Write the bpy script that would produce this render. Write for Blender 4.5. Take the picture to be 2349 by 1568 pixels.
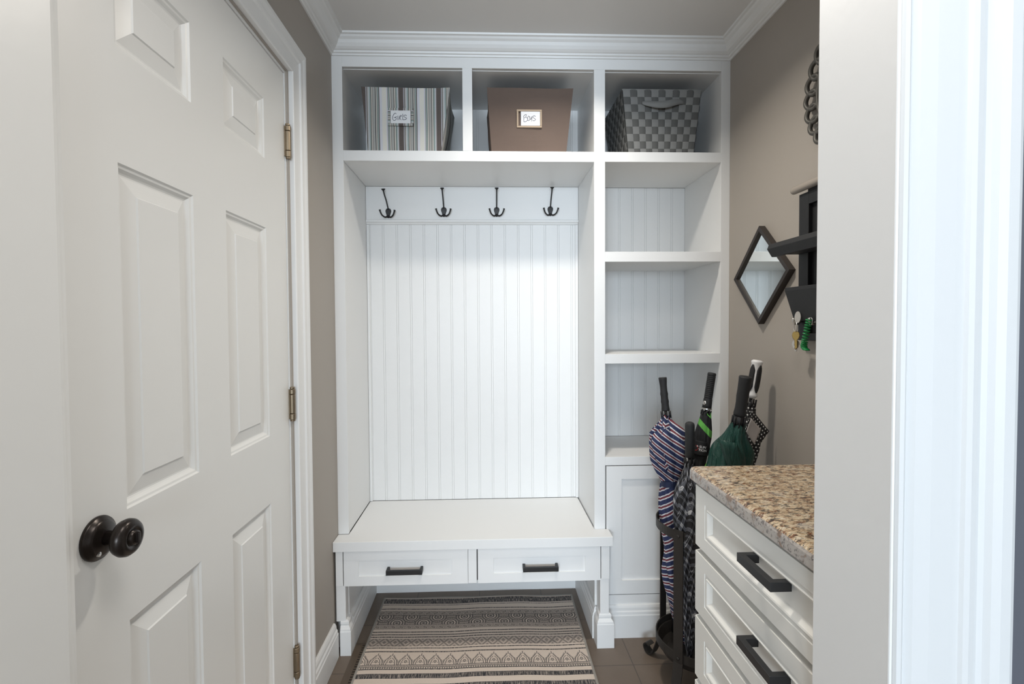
import bpy, bmesh, math, random
from mathutils import Vector, Matrix
random.seed(7)
for o in list(bpy.data.objects): bpy.data.objects.remove(o)
SC = bpy.context.scene; COL = SC.collection
R = math.radians; PI = math.pi
V3 = Vector
# ------------------------------------------------------------------ camera
W_, H_, F_ = 2349, 1568, 1110.0
cd = bpy.data.cameras.new('camera'); cam = bpy.data.objects.new('camera', cd); COL.objects.link(cam)
cd.sensor_width = 36; cd.lens = F_/W_*36; cd.clip_start = 0.02
cd.shift_x = (W_/2-1154)/W_; cd.shift_y = -(784-774)/W_
CAMH = 1.293
cam.matrix_world = Matrix.Translation((0, 0, CAMH)) @ Matrix.Rotation(-R(2.0), 4, 'Z') @ Matrix.Rotation(R(88.5), 4, 'X') @ Matrix.Rotation(R(-0.35), 4, 'Z')
SC.camera = cam
# ------------------------------------------------------------------ light and exposure
vs = SC.view_settings; vs.view_transform = 'Standard'; vs.look = 'None'; vs.exposure = 0.0; vs.gamma = 1; vs.use_curve_mapping = False
wd = bpy.data.worlds.new('daylight'); SC.world = wd; wd.use_nodes = True
wd.node_tree.nodes['Background'].inputs[0].default_value = (0.80, 0.90, 1.0, 1)
wd.node_tree.nodes['Background'].inputs[1].default_value = 1.0
def area(name, loc, rot, sx, sy, power, col, shape='RECTANGLE', spread=180):
    l = bpy.data.lights.new(name, 'AREA'); l.shape = shape; l.size = sx; l.size_y = sy; l.energy = power; l.color = col; l.spread = R(spread)
    o = bpy.data.objects.new(name, l); COL.objects.link(o); o.location = loc; o.rotation_euler = rot
    return o
area('window_daylight', (0.25, -5.85, 1.55), (R(90), 0, 0), 2.2, 1.5, 180, (0.76, 0.88, 1.0))
area('left_rear_fill', (-1.65, -5.85, 1.6), (R(90), 0, -R(12)), 1.7, 1.5, 195, (0.74, 0.87, 1.0))  # unseen fill added at left rear to brighten the shelf tower
area('ceiling_lamp', (0.28, 1.50, 2.396), (0, 0, 0), 0.11, 0.11, 8.5, (1.0, 0.94, 0.85), 'DISK', 140)
area('hall_fill', (0.10, -0.9, 2.39), (0, 0, 0), 0.5, 0.5, 3, (1.0, 0.95, 0.9))  # unseen ambient fill added behind the camera
area('passage_fill', (0.15, 0.35, 2.39), (0, 0, 0), 0.5, 0.5, 8, (1.0, 0.96, 0.92), 'RECTANGLE', 160)  # soft overhead fill added for door, right wall and counter; no fixture

# ------------------------------------------------------------------ node helpers
class X:
    """socket wrapper: arithmetic makes Math nodes"""
    def __init__(s, nt, k): s.nt, s.k = nt, k
    def m(s, op, *a):
        n = s.nt.nodes.new('ShaderNodeMath'); n.operation = op
        for i, v in enumerate((s,)+a):
            if isinstance(v, X): s.nt.links.new(v.k, n.inputs[i])
            else: n.inputs[i].default_value = v
        return X(s.nt, n.outputs[0])
    def __add__(s, o): return s.m('ADD', o)
    __radd__ = __add__
    def __sub__(s, o): return s.m('SUBTRACT', o)
    def __rsub__(s, o): return (s*-1)+o
    def __mul__(s, o): return s.m('MULTIPLY', o)
    __rmul__ = __mul__
    def __truediv__(s, o): return s.m('DIVIDE', o)
    def fr(s): return s.m('FRACT')
    def sin(s): return s.m('SINE')
    def ab(s): return s.m('ABSOLUTE')
    def lt(s, v): return s.m('LESS_THAN', v)
    def gt(s, v): return s.m('GREATER_THAN', v)
    def mx(s, v): return s.m('MAXIMUM', v)
    def mn(s, v): return s.m('MINIMUM', v)
    def btw(s, a, b): return s.gt(a)*s.lt(b)
    def near(s, c, w): return (s-c).ab().lt(w)
    def sat(s):
        r = s.m('ADD', 0.0); r.k.node.use_clamp = True; return r
class Mt:
    def __init__(s, name, rough=0.5, metal=0.0, spec=0.5):
        s.mat = bpy.data.materials.new(name); s.mat.use_nodes = True; s.nt = s.mat.node_tree
        s.b = s.nt.nodes['Principled BSDF']; s.b.inputs['Roughness'].default_value = rough
        s.b.inputs['Metallic'].default_value = metal; s.b.inputs['Specular IOR Level'].default_value = spec
    def node(s, t, **k):
        n = s.nt.nodes.new(t)
        for a, v in k.items(): setattr(n, a, v)
        return n
    def link(s, a, b): s.nt.links.new(a.k if isinstance(a, X) else a, b)
    def obj(s):
        t = s.node('ShaderNodeTexCoord'); q = s.node('ShaderNodeSeparateXYZ'); s.link(t.outputs['Object'], q.inputs[0])
        return [X(s.nt, q.outputs[i]) for i in range(3)]
    def uv(s):
        t = s.node('ShaderNodeTexCoord'); q = s.node('ShaderNodeSeparateXYZ'); s.link(t.outputs['UV'], q.inputs[0])
        return [X(s.nt, q.outputs[i]) for i in range(2)]
    def noise(s, sc, det=2, rough=0.5, scale3=(1, 1, 1), dist=0, src='Object'):
        t = s.node('ShaderNodeTexCoord'); mp = s.node('ShaderNodeMapping'); mp.inputs['Scale'].default_value = scale3
        s.link(t.outputs[src], mp.inputs[0]); n = s.node('ShaderNodeTexNoise'); s.link(mp.outputs[0], n.inputs['Vector'])
        n.inputs['Scale'].default_value = sc; n.inputs['Detail'].default_value = det; n.inputs['Roughness'].default_value = rough; n.inputs['Distortion'].default_value = dist
        return X(s.nt, n.outputs[0])
    def mix(s, f, a, b):
        n = s.node('ShaderNodeMix', data_type='RGBA')
        if isinstance(f, X): s.link(f, n.inputs[0])
        else: n.inputs[0].default_value = f
        for v, i in ((a, 6), (b, 7)):
            if isinstance(v, tuple): n.inputs[i].default_value = v if len(v) == 4 else v+(1,)
            else: s.link(v, n.inputs[i])
        return n.outputs[2]
    def ramp(s, f, stops, interp='LINEAR'):
        n = s.node('ShaderNodeValToRGB'); r = n.color_ramp; r.interpolation = interp
        while len(r.elements) < len(stops): r.elements.new(0.5)
        for e, (p, c) in zip(r.elements, stops): e.position = p; e.color = c+(1,)
        s.link(f, n.inputs[0]); return n.outputs[0]
    def col(s, c):
        if isinstance(c, tuple): s.b.inputs['Base Color'].default_value = c+(1,)
        else: s.link(c, s.b.inputs['Base Color'])
        return s
    def bump(s, h, dist=0.001, strength=0.5):
        n = s.node('ShaderNodeBump'); n.inputs['Distance'].default_value = dist; n.inputs['Strength'].default_value = strength
        s.link(h, n.inputs['Height']); s.link(n.outputs[0], s.b.inputs['Normal']); return s
def plain(name, c, rough=0.5, metal=0.0, spec=0.5, bump=None, var=0.0):
    m = Mt(name, rough, metal, spec)
    if var:
        n = m.noise(9, 4); m.col(m.mix(n, tuple(v*(1-var) for v in c), tuple(min(1, v*(1+var)) for v in c)))
    else: m.col(c)
    if bump: m.bump(m.noise(bump[0], 3), bump[1], bump[2])
    return m.mat
WHITE = plain('white_semigloss_paint', (0.80, 0.80, 0.79), 0.42, bump=(55, 0.0006, 0.35))
DOORW = plain('warm_white_door_paint', (0.77, 0.765, 0.74), 0.33, bump=(40, 0.0006, 0.35))
VANW = plain('cream_white_lacquer', (0.76, 0.745, 0.70), 0.35)
WALL = plain('greige_wall_paint', (0.385, 0.348, 0.308), 0.6, bump=(220, 0.0004, 0.4))
CEILM = plain('ceiling_paint', (0.76, 0.75, 0.735), 0.8, bump=(260, 0.0004, 0.4))
SLATE = plain('slate_wall_paint', (0.105, 0.11, 0.13), 0.6, bump=(220, 0.0004, 0.4))
WHITE_DIM = plain('white_paint_dimmed', (0.70, 0.71, 0.71), 0.45)  # trim white, darkened to offset the strong daylight on the near casing
GAPSHADE = plain('painted_gap_shade', (0.03, 0.03, 0.03), 0.9)  # near-black colour standing in for shade inside gaps
BLACK = plain('satin_black_metal', (0.008, 0.008, 0.009), 0.45)
IRON = plain('dark_wrought_iron', (0.030, 0.026, 0.023), 0.55, 0.3, bump=(400, 0.0003, 0.5))
BRONZE = plain('oil_rubbed_bronze', (0.025, 0.019, 0.016), 0.28, 0.6)
BRASS = plain('aged_brass', (0.27, 0.215, 0.15), 0.4, 0.9, var=0.5)
SILVER = plain('brushed_nickel', (0.62, 0.60, 0.57), 0.32, 0.95)
RUBBER = plain('black_foam_grip', (0.014, 0.014, 0.015), 0.7, bump=(900, 0.0003, 0.5))
BLKWOOD = plain('black_painted_wood', (0.010, 0.010, 0.011), 0.55, bump=(300, 0.0003, 0.4))
ESPRESSO = plain('dark_espresso_wood', (0.030, 0.023, 0.020), 0.45, bump=(200, 0.0003, 0.4))
PEWTER = plain('dark_pewter', (0.10, 0.095, 0.085), 0.5, 0.5)
MIRROR = plain('mirror_glass', (0.86, 0.90, 0.89), 0.02, 1.0)
CARD = plain('white_card', (0.74, 0.74, 0.75), 0.6)
INK = plain('grey_ink', (0.06, 0.06, 0.09), 0.6)
WTEXT = plain('white_print', (0.75, 0.75, 0.75), 0.6)
REDP = plain('red_print', (0.45, 0.03, 0.03), 0.6)
WPLAST = plain('white_plastic', (0.78, 0.78, 0.78), 0.35)
TAUPE = plain('taupe_painted_wood', (0.33, 0.29, 0.25), 0.5)
GREENP = plain('green_coil_plastic', (0.01, 0.24, 0.06), 0.3)
VENTM = plain('brown_painted_metal', (0.10, 0.072, 0.050), 0.5)
CANVAS = plain('brown_canvas', (0.125, 0.088, 0.070), 0.85, bump=(700, 0.0005, 0.6), var=0.10)
TANM = plain('tan_binding', (0.42, 0.32, 0.23), 0.8)
LENS = Mt('lamp_lens', 0.5); LENS.col((0.9, 0.9, 0.9)); LENS.b.inputs['Emission Color'].default_value = (1, .92, .8, 1); LENS.b.inputs['Emission Strength'].default_value = 2.0; LENS = LENS.mat
# floor tile
m = Mt('brown_floor_tile', 0.45); x, y, z = m.obj()
tx = ((x+0.04)/0.295).fr(); ty = ((y-2.077)/0.29).fr()
g = ((tx-0.5).ab().gt(0.494)).mx((ty-0.5).ab().gt(0.494))
n1 = m.noise(7, 5, 0.6); c = m.mix(n1, (0.135, 0.098, 0.070), (0.215, 0.165, 0.125))
c = m.mix(m.noise(160, 3, 0.7)*0.5, c, (0.11, 0.088, 0.07))
m.col(m.mix(g*0.8, c, (0.07, 0.058, 0.048))); m.bump(g*-1+m.noise(60, 3)*0.15, 0.002, 0.5); TILE = m.mat
# granite
m = Mt('speckled_brown_granite', 0.16)
st = (1.0, 1.9, 1.5)
a = m.noise(42, 6, 0.75, st, 0.6); b_ = m.noise(85, 4, 0.65, st, 0.5); d_ = m.noise(60, 3, 0.6, (1.0, 1.6, 1)); e_ = m.noise(20, 3, 0.5)
c = m.ramp(a, [(0.33, (0.15, 0.085, 0.045)), (0.43, (0.40, 0.27, 0.16)), (0.52, (0.60, 0.47, 0.31)), (0.64, (0.66, 0.58, 0.46))])
f_ = m.noise(150, 4, 0.7, (1, 2.2, 1.5), 0.3)
c = m.mix(((f_-0.54)*12).sat()*0.8, c, (0.07, 0.055, 0.045))
c = m.mix(((d_-0.56)*14).sat(), c, (0.16, 0.065, 0.03)); c = m.mix(((b_-0.53)*14).sat()*0.9, c, (0.035, 0.03, 0.028))
c = m.mix(((e_-0.6)*6).sat()*0.5, c, (0.45, 0.44, 0.43)); m.col(c); GRANITE = m.mat
m = Mt('granite_sawn_edge', 0.25)
a = m.noise(40, 5, 0.75); b_ = m.noise(110, 5, 0.75); d_ = m.noise(40, 3, 0.6)
c = m.mix(a, (0.52, 0.47, 0.42), (0.28, 0.25, 0.23)); c = m.mix(((d_-0.55)*12).sat()*0.8, c, (0.20, 0.11, 0.06)); c = m.mix(((b_-0.53)*14).sat()*0.8, c, (0.08, 0.07, 0.07)); m.col(c); GRANEDGE = m.mat
# striped bin fabric
def striped_bin(name, axis):
    m = Mt(name, 0.85); q = m.obj()[axis]
    dk, cr, gr, gn, bk, lv, mg = (0.10, 0.082, 0.075), (0.66, 0.64, 0.58), (0.36, 0.36, 0.34), (0.30, 0.36, 0.34), (0.03, 0.03, 0.035), (0.58, 0.58, 0.62), (0.20, 0.18, 0.17)
    seq = [(.115, dk), (.015, lv), (.02, dk), (.03, gr), (.02, lv), (.04, gn), (.02, dk), (.02, cr), (.015, mg), (.06, gr), (.02, bk), (.02, cr), (.015, mg), (.035, gn), (.02, dk), (.07, lv), (.11, cr), (.03, lv), (.015, mg), (.03, gn), (.015, bk), (.02, cr), (.02, mg), (.06, gr), (.02, dk), (.025, cr), (.015, bk), (.04, gn), (.02, lv), (.02, mg)]
    tot = sum(s[0] for s in seq); p = 0; stops = []
    for w, c in seq: stops.append((p/tot, c)); p += w
    m.col(m.ramp((q/0.152+40.28).fr(), stops, 'CONSTANT')); m.bump(m.noise(600, 2), 0.0004, 0.5); return m.mat
STRB = striped_bin('striped_canvas', 0); STRBR = striped_bin('striped_canvas_turned', 2)
STRBS = striped_bin('striped_canvas_side', 1)
# rug
m = Mt('woven_pattern_rug', 0.9); x, y, z = m.obj(); t = y*-1
wob = ((x*13).sin()*0.0022+((x*31+1.5).sin()*0.0009)); t = t+wob
scr = m.noise(1, 2, 0.6, (520, 40, 1)); thread = ((scr-0.47)*6).sat()
K = t.btw(0.012, 0.050)
for c, w in ((0.060, .0022), (0.093, .003), (0.143, .0016), (0.207, .0016), (0.256, .003), (0.273, .003), (0.288, .003), (0.357, .0028), (0.379, .0032), (0.4545, .0012), (0.467, .0012), (0.4775, .0028)):
    K = K.mx(t.near(c, w))
K = K.mx(t.btw(0.500, 0.524)).mx(t.btw(0.551, 0.580)).mx(t.btw(0.640, 0.648)).mx(t.btw(0.70, 0.74))
K = K*(thread*0.55*-1+1)
def leaf(c0, c1, sgn):      # band of small leaves
    c = (c0+c1)/2; u = ((x/0.034)+(t-c)*sgn*18).fr()-0.5; v = (t-c)/((c1-c0)/2)
    r = (u*u*6+v*v*1.1)
    return t.btw(c0, c1)*(((r*9).sin()*0.5+0.5).mx(((x*1400).sin()*(t*1500).sin()).gt(0.1)*0.75))*0.75
K = K.mx(leaf(0.108, 0.143, 1)).mx(leaf(0.210, 0.238, -1))
def rosette(off, tc, per):
    u = (((x+off)/per).fr()-0.5)*per; v = t-tc; r = (u*u+v*v).m('SQRT')
    an = v.m('ARCTAN2', u)
    ring = ((r*560).sin().gt(-0.1)); tick = ((an*26).sin().gt(0.35))*((r*280).sin().gt(0.1))
    return r, ring.mx(tick)*0.85
r1, p1 = rosette(0.0, 0.155, 0.116); r2, p2 = rosette(0.058, 0.197, 0.116)
w1 = r1.lt(0.040); base = (((x*900).sin()*(t*900).sin()).gt(0.0))*0.7+0.15
pai = p1*w1+(w1*-1+1)*(p2*r2.lt(0.040)+(r2.lt(0.040)*-1+1)*base)
K = K.mx(t.btw(0.143, 0.207)*pai)
u = ((x/0.044).fr()-0.5).ab(); v = (t-0.322)/0.0245
brd = (((u*2+v.ab()*0.9)*8+(x/0.044).m('FLOOR')*0).sin().gt(0.0))*0.6
K = K.mx(t.btw(0.299, 0.346)*brd.mx((((x*1500).sin()*(t*1300).sin()).gt(0.1))*0.8))
# arches
u = (((x+0.38)/0.0563+0.5).fr()-0.5)*2; ua = u.ab(); v = (0.4545-t)/0.060
hw = (v.mx(0).m('POWER', 1.6)*-1.0+1.0).mx(0)*0.90*(v.gt(0.45)*((v-0.45)*-0.55)+1)+(v.btw(0, .5)*v*0.15)
d = ua-hw
inb = v.btw(0, 1.0)
A = (d.near(0.0, 0.055).mx(d.near(-0.30, 0.05)*v.lt(0.66)))*inb*v.lt(0.86)
A = A.mx(d.near(0.13, 0.055)*v.btw(0.22, 0.95)*(((v*60).sin()*1).gt(-0.3)))
A = A.mx(ua.lt(0.05)*v.btw(0.84, 1.08))
e = (u*u*1.0+(v-0.30)*(v-0.30)*2.6).m('SQRT')
A = A.mx(e.near(0.17, 0.045)).mx(e.lt(0.06)).mx(((ua-0.36).ab().lt(0.035))*(v-0.22).ab().lt(0.05))
A = A.mx((d.gt(0.16))*v.btw(0, 0.25)*(((u*30).sin()).gt(0)))
K = K.mx(A*0.9)
K = K.mx(t.btw(0.4545, 0.467)*(((x*1150).sin()).gt(0.1))*0.9).mx(t.btw(0.468, 0.477)*(((x*700).sin()).gt(0.2))*0.8)
bord = x.ab().gt(0.4365).mx(t.lt(0.006))
K = K*(bord*-1+1)
lt_ = m.mix(m.noise(1, 2, 0.5, (700, 90, 1)), (0.60, 0.50, 0.425), (0.74, 0.63, 0.535))
c = m.mix(K, lt_, (0.035, 0.034, 0.038)); c = m.mix(bord, c, (0.40, 0.37, 0.33)); m.col(c)
m.bump(m.noise(1, 2, 0.5, (900, 300, 1)), 0.0006, 0.6); RUG = m.mat
# umbrella cloths (uv: u around in metres, v along in metres)
m = Mt('navy_red_white_stripe_cloth', 0.7); u, v = m.uv()
s = (v/0.031+30).fr()
m.col(m.ramp(s, [(0, (0.014, 0.024, 0.085)), (.46, (0.62, 0.60, 0.62)), (.60, (0.012, 0.014, 0.04)), (.65, (0.19, 0.02, 0.03)), (.78, (0.012, 0.014, 0.04)), (.82, (0.62, 0.60, 0.62)), (.96, (0.014, 0.024, 0.085))], 'CONSTANT')); m.bump(m.noise(1, 4, 0.6, (75, 75, 14), 0.8), 0.010, 0.8); CSTRIPE = m.mat
m = Mt('black_white_plaid_cloth', 0.75); u, v = m.uv()
def tart(q):
    f = (q/0.058+30).fr()
    return (f.btw(0.10, 0.34)*0.45+f.btw(0.60, 0.63)*0.5+f.btw(0.68, 0.71)*0.5+f.btw(0.19, 0.205)*-0.4+f.btw(0.26, 0.275)*-0.4)
k = (tart(v+u*0.5)+tart(u*1.1-v*0.4)).sat()
m.col(m.ramp(k, [(0, (0.008, 0.008, 0.010)), (.45, (0.10, 0.105, 0.125)), (.95, (0.55, 0.55, 0.56))])); m.bump(m.noise(1, 4, 0.6, (75, 75, 14), 0.8), 0.010, 0.8); CPLAID = m.mat
m = Mt('black_cloth_green_bands', 0.7); u, v = m.uv()
s = v-u*0.85
k = s.btw(0.188, 0.212).mx(s.btw(0.125, 0.150)*u.gt(0.0))
m.col(m.mix(k, (0.010, 0.010, 0.011), (0.12, 0.42, 0.07))); m.bump(m.noise(1, 4, 0.6, (70, 70, 12), 0.8), 0.008, 0.8); CBLKGRN = m.mat
m = Mt('dark_green_nylon', 0.42); n = m.noise(14, 3); m.col(m.mix(n, (0.002, 0.030, 0.022), (0.005, 0.060, 0.042))); m.bump(m.noise(1, 4, 0.6, (45, 45, 9), 1.2), 0.016, 0.9); CGREEN = m.mat
m = Mt('lime_cloth', 0.6); m.col((0.13, 0.42, 0.05)); LIME = m.mat
m = Mt('polka_dot_cloth', 0.6); u, v = m.uv()
a = (u/0.0115+0.0).fr()-0.5; b2 = (v/0.0115).fr()-0.5; row = (v/0.0115).m('FLOOR'); a = ((u/0.0115+row*0.5)).fr()-0.5
k = (a*a+b2*b2).lt(0.05); m.col(m.mix(k, (0.009, 0.009, 0.010), (0.65, 0.64, 0.62))); CDOT = m.mat
m = Mt('pale_lining_cloth', 0.6); m.col((0.52, 0.47, 0.44)); LINING = m.mat
WEAVA = plain('grey_woven_strap_light', (0.215, 0.215, 0.208), 0.75, bump=(900, 0.0004, 0.5), var=0.06)
WEAVB = plain('grey_woven_strap_dark', (0.098, 0.098, 0.094), 0.75, bump=(900, 0.0004, 0.5), var=0.06)

# ------------------------------------------------------------------ mesh helpers
def nb(): return bmesh.new()
def obj(name, bm, mat, parent=None, bevel=0, smooth=False, label=None, loc=None, solid=0, recalc=True):
    if recalc: bmesh.ops.recalc_face_normals(bm, faces=bm.faces)
    me = bpy.data.meshes.new(name); bm.to_mesh(me); bm.free()
    for mm in (mat if isinstance(mat, (list, tuple)) else [mat]): me.materials.append(mm)
    o = bpy.data.objects.new(name, me); COL.objects.link(o)
    if smooth:
        for p in me.polygons: p.use_smooth = True
    if bevel:
        b = o.modifiers.new('bevel', 'BEVEL'); b.width = bevel; b.segments = 2; b.limit_method = 'ANGLE'; b.angle_limit = R(40); b.harden_normals = False
    if solid:
        b = o.modifiers.new('solid', 'SOLIDIFY'); b.thickness = solid; b.offset = 0
    if parent:
        o.parent = parent
        if parent.type == 'EMPTY': o.matrix_parent_inverse = Matrix.Translation(-parent.location)
    if label: o['label'] = label
    return o
def thing(name, loc, label, cat, group=None):
    o = bpy.data.objects.new(name, None); COL.objects.link(o); o.location = loc; o.empty_display_size = 0.1
    o['label'] = label; o['category'] = cat
    if group: o['group'] = group
    return o
def tag(o, label, cat, group=None):
    o['label'] = label; o['category'] = cat
    if group: o['group'] = group
    return o
def struct(o): o['kind'] = 'structure'; return o
def box(bm, x0, x1, y0, y1, z0, z1, mi=0):
    v = [bm.verts.new((x, y, z)) for x in (x0, x1) for y in (y0, y1) for z in (z0, z1)]
    for f in ((0, 1, 3, 2), (4, 6, 7, 5), (0, 4, 5, 1), (2, 3, 7, 6), (0, 2, 6, 4), (1, 5, 7, 3)):
        bm.faces.new([v[i] for i in f]).material_index = mi
def loft(bm, secs, closed=True, caps=True, mi=0, uvs=None):
    rows = [[bm.verts.new(p) for p in s] for s in secs]; n = len(secs[0]); m_ = n if closed else n-1
    lay = bm.loops.layers.uv.verify() if uvs else None
    for i in range(len(rows)-1):
        for j in range(m_):
            j2 = (j+1) % n
            f = bm.faces.new((rows[i][j], rows[i][j2], rows[i+1][j2], rows[i+1][j])); f.material_index = mi
            if uvs:
                k = [(i, j), (i, j+1), (i+1, j+1), (i+1, j)]
                for l, (a, b) in zip(f.loops, k): l[lay].uv = uvs[a][b]
    if caps and closed:
        for r in (rows[0], rows[-1]):
            if (V3(r[0].co)-V3(r[n//2].co)).length > 1e-6: bm.faces.new(r).material_index = mi
    return rows
def frame_of(d):
    d = d.normalized(); a = V3((0, 0, 1)) if abs(d.z) < 0.9 else V3((0, 1, 0))
    u = d.cross(a).normalized(); return u, d.cross(u).normalized()
def tube(bm, pts, rad, seg=12, mi=0, closedpath=False):
    pts = [V3(p) for p in pts]; n = len(pts); rad = rad if isinstance(rad, (list, tuple)) else [rad]*n
    secs = []; u = None
    for i, p in enumerate(pts):
        if closedpath: d = pts[(i+1) % n]-pts[i-1]
        else: d = pts[min(i+1, n-1)]-pts[max(i-1, 0)]
        d.normalize()
        if u is None: u, _ = frame_of(d)
        else: u = (u-d*u.dot(d)).normalized()
        w = d.cross(u)
        secs.append([p+(u*math.cos(a)+w*math.sin(a))*rad[i] for a in [2*PI*k/seg for k in range(seg)]])
    if closedpath: secs.append(secs[0]); loft(bm, secs, caps=False, mi=mi)
    else: loft(bm, secs, mi=mi)
def lathe(bm, A, d, prof, seg=24, mi=0, sx=1.0):
    A = V3(A); d = V3(d).normalized(); u, w = frame_of(d)
    loft(bm, [[A+d*h+(u*math.cos(a)*sx+w*math.sin(a))*max(r, 1e-5) for a in [2*PI*k/seg for k in range(seg)]] for h, r in prof], mi=mi)
def prism(bm, prof, axis, a, b, mi=0):
    """extrude a closed 2-D profile along an axis; profile gives the two other coordinates in xyz order"""
    def P(q, t):
        if axis == 'x': return (t, q[0], q[1])
        if axis == 'y': return (q[0], t, q[1])
        return (q[0], q[1], t)
    loft(bm, [[P(q, a) for q in prof], [P(q, b) for q in prof]], mi=mi)
def bezier(P, n=8):
    """Catmull-Rom through points"""
    P = [V3(p) for p in P]; Q = [2*P[0]-P[1]]+P+[2*P[-1]-P[-2]]; out = []
    for i in range(1, len(Q)-2):
        for k in range(n):
            t = k/n; a, b, c, d = Q[i-1:i+3]
            out.append(0.5*((2*b)+(c-a)*t+(2*a-5*b+4*c-d)*t*t+(3*b-a-3*c+d)*t**3))
    return out+[P[-1]]
def panelled(bm, O, U, V, N, Wd, Ht, panels, steps, thick):
    """a slab whose face has sunk or raised panels. panels: (u0,u1,v0,v1); steps: (inset, height)"""
    O, U, V, N = map(V3, (O, U, V, N)); pt = lambda u, v, n: O+U*u+V*v+N*n
    us = sorted({0, Wd}|{p[0] for p in panels}|{p[1] for p in panels}); vv = sorted({0, Ht}|{p[2] for p in panels}|{p[3] for p in panels})
    for i in range(len(us)-1):
        for j in range(len(vv)-1):
            a, b, c, d = us[i], us[i+1], vv[j], vv[j+1]; cu, cv = (a+b)/2, (c+d)/2
            if any(p[0] < cu < p[1] and p[2] < cv < p[3] for p in panels): continue
            bm.faces.new([bm.verts.new(pt(*q, 0)) for q in ((a, c), (b, c), (b, d), (a, d))])
    for (a, b, c, d) in panels:
        secs = [[pt(a+i, c+i, h), pt(b-i, c+i, h), pt(b-i, d-i, h), pt(a+i, d-i, h)] for i, h in steps]
        rows = loft(bm, secs, caps=False); bm.faces.new(rows[-1])
    q = [(0, 0), (Wd, 0), (Wd, Ht), (0, Ht)]
    f = [bm.verts.new(pt(*p, 0)) for p in q]; b = [bm.verts.new(pt(*p, -thick)) for p in q]
    for i in range(4): bm.faces.new((f[i], f[(i+1) % 4], b[(i+1) % 4], b[i]))
    bm.faces.new(b)
    bmesh.ops.remove_doubles(bm, verts=bm.verts, dist=1e-5)

# ------------------------------------------------------------------ room shell
XL, XR, ZC, YB = -0.604, 1.000, 2.42, 2.36
bm = nb(); box(bm, -3.3, 2.3, -6.1, 2.5, -0.05, 0); struct(obj('floor', bm, TILE))
bm = nb(); box(bm, -3.3, 2.3, -6.1, 2.5, ZC, ZC+0.08); struct(obj('ceiling', bm, CEILM))
bm = nb()   # left wall with the door opening
box(bm, XL-0.12, XL, -0.45, 0.700, 0, ZC); box(bm, XL-0.12, XL, 1.522, YB+0.1, 0, ZC); box(bm, XL-0.12, XL, 0.700, 1.522, 2.072, ZC)
struct(obj('wall_left', bm, WALL))
bm = nb(); box(bm, XR, XR+0.12, 0.715, YB+0.1, 0, ZC); struct(obj('wall_right', bm, WALL))
bm = nb(); box(bm, XL-0.12, XR+0.12, YB+0.001, YB+0.1, 0, ZC); struct(obj('wall_back', bm, WALL))
bm = nb(); box(bm, 0.512, 2.3, 0.592, 0.703, 0, ZC); struct(obj('wall_front', bm, SLATE))
bm = nb(); box(bm, 2.2, 2.3, -6.1, 0.592, 0, ZC); struct(obj('wall_side', bm, WALL))
bm = nb()
box(bm, -3.2, -2.55, -6.1, -6.0, 0, ZC); box(bm, -0.75, -0.60, -6.1, -6.0, 0, ZC); box(bm, -2.55, -0.75, -6.1, -6.0, 0, 0.65); box(bm, -2.55, -0.75, -6.1, -6.0, 2.25, ZC); box(bm, 1.40, 2.2, -6.1, -6.0, 0, ZC); box(bm, -0.60, 1.45, -6.1, -6.0, 0, 0.65); box(bm, -0.60, 1.45, -6.1, -6.0, 2.25, ZC)
struct(obj('wall_rear', bm, WALL))
bm = nb()
for a, b, c, d in ((-0.60, 1.45, 0.65, 0.70), (-0.60, 1.45, 2.2, 2.25), (-0.60, -0.55, 0.7, 2.2), (1.35, 1.40, 0.7, 2.2), (0.38, 0.42, 0.7, 2.2)): box(bm, a, b, -6.06, -6.01, c, d)
struct(obj('window_1', bm, WHITE, bevel=0.003))
bm = nb()
for a, b, c, d in ((-2.55, -0.75, 0.65, 0.70), (-2.55, -0.75, 2.2, 2.25), (-2.55, -2.5, 0.7, 2.2), (-0.80, -0.75, 0.7, 2.2), (-1.67, -1.63, 0.7, 2.2)): box(bm, a, b, -6.06, -6.01, c, d)
struct(obj('added_fill_window', bm, WHITE, bevel=0.003))  # unseen window, made up to go with the left rear fill
bm = nb(); box(bm, -3.3, -3.2, -6.1, -0.33, 0, ZC); box(bm, -3.2, XL-0.12, -0.45, -0.33, 0, ZC); struct(obj('wall_far', bm, WALL))
# jamb lining of the near opening
bm = nb(); box(bm, 0.500, 0.512, 0.576, 0.718, 0, ZC); struct(obj('trim_4', bm, WHITE, bevel=0.002))
# near casing: profile x (along wall) by y (out of the wall), on the camera side
bm = nb()
pf = [(0.503, 0.592), (0.503, 0.575), (0.505, 0.5715), (0.510, 0.5705), (0.5135, 0.573), (0.5155, 0.5775), (0.520, 0.5785), (0.526, 0.573), (0.545, 0.5705), (0.570, 0.5695), (0.581, 0.5695), (0.584, 0.566), (0.590, 0.5645), (0.597, 0.5655), (0.600, 0.569), (0.606, 0.571), (0.612, 0.569), (0.617, 0.564), (0.626, 0.5605), (0.638, 0.560), (0.6435, 0.562), (0.6445, 0.566), (0.6445, 0.592)]
prism(bm, pf, 'z', 0, ZC); struct(obj('trim_5', bm, WHITE_DIM))
# far-side casing, just proud of the wall on the cabinet side
bm = nb(); box(bm, 0.506, 0.535, 0.703, 0.716, 0, ZC); struct(obj('trim_6', bm, WHITE, bevel=0.003))

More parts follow.
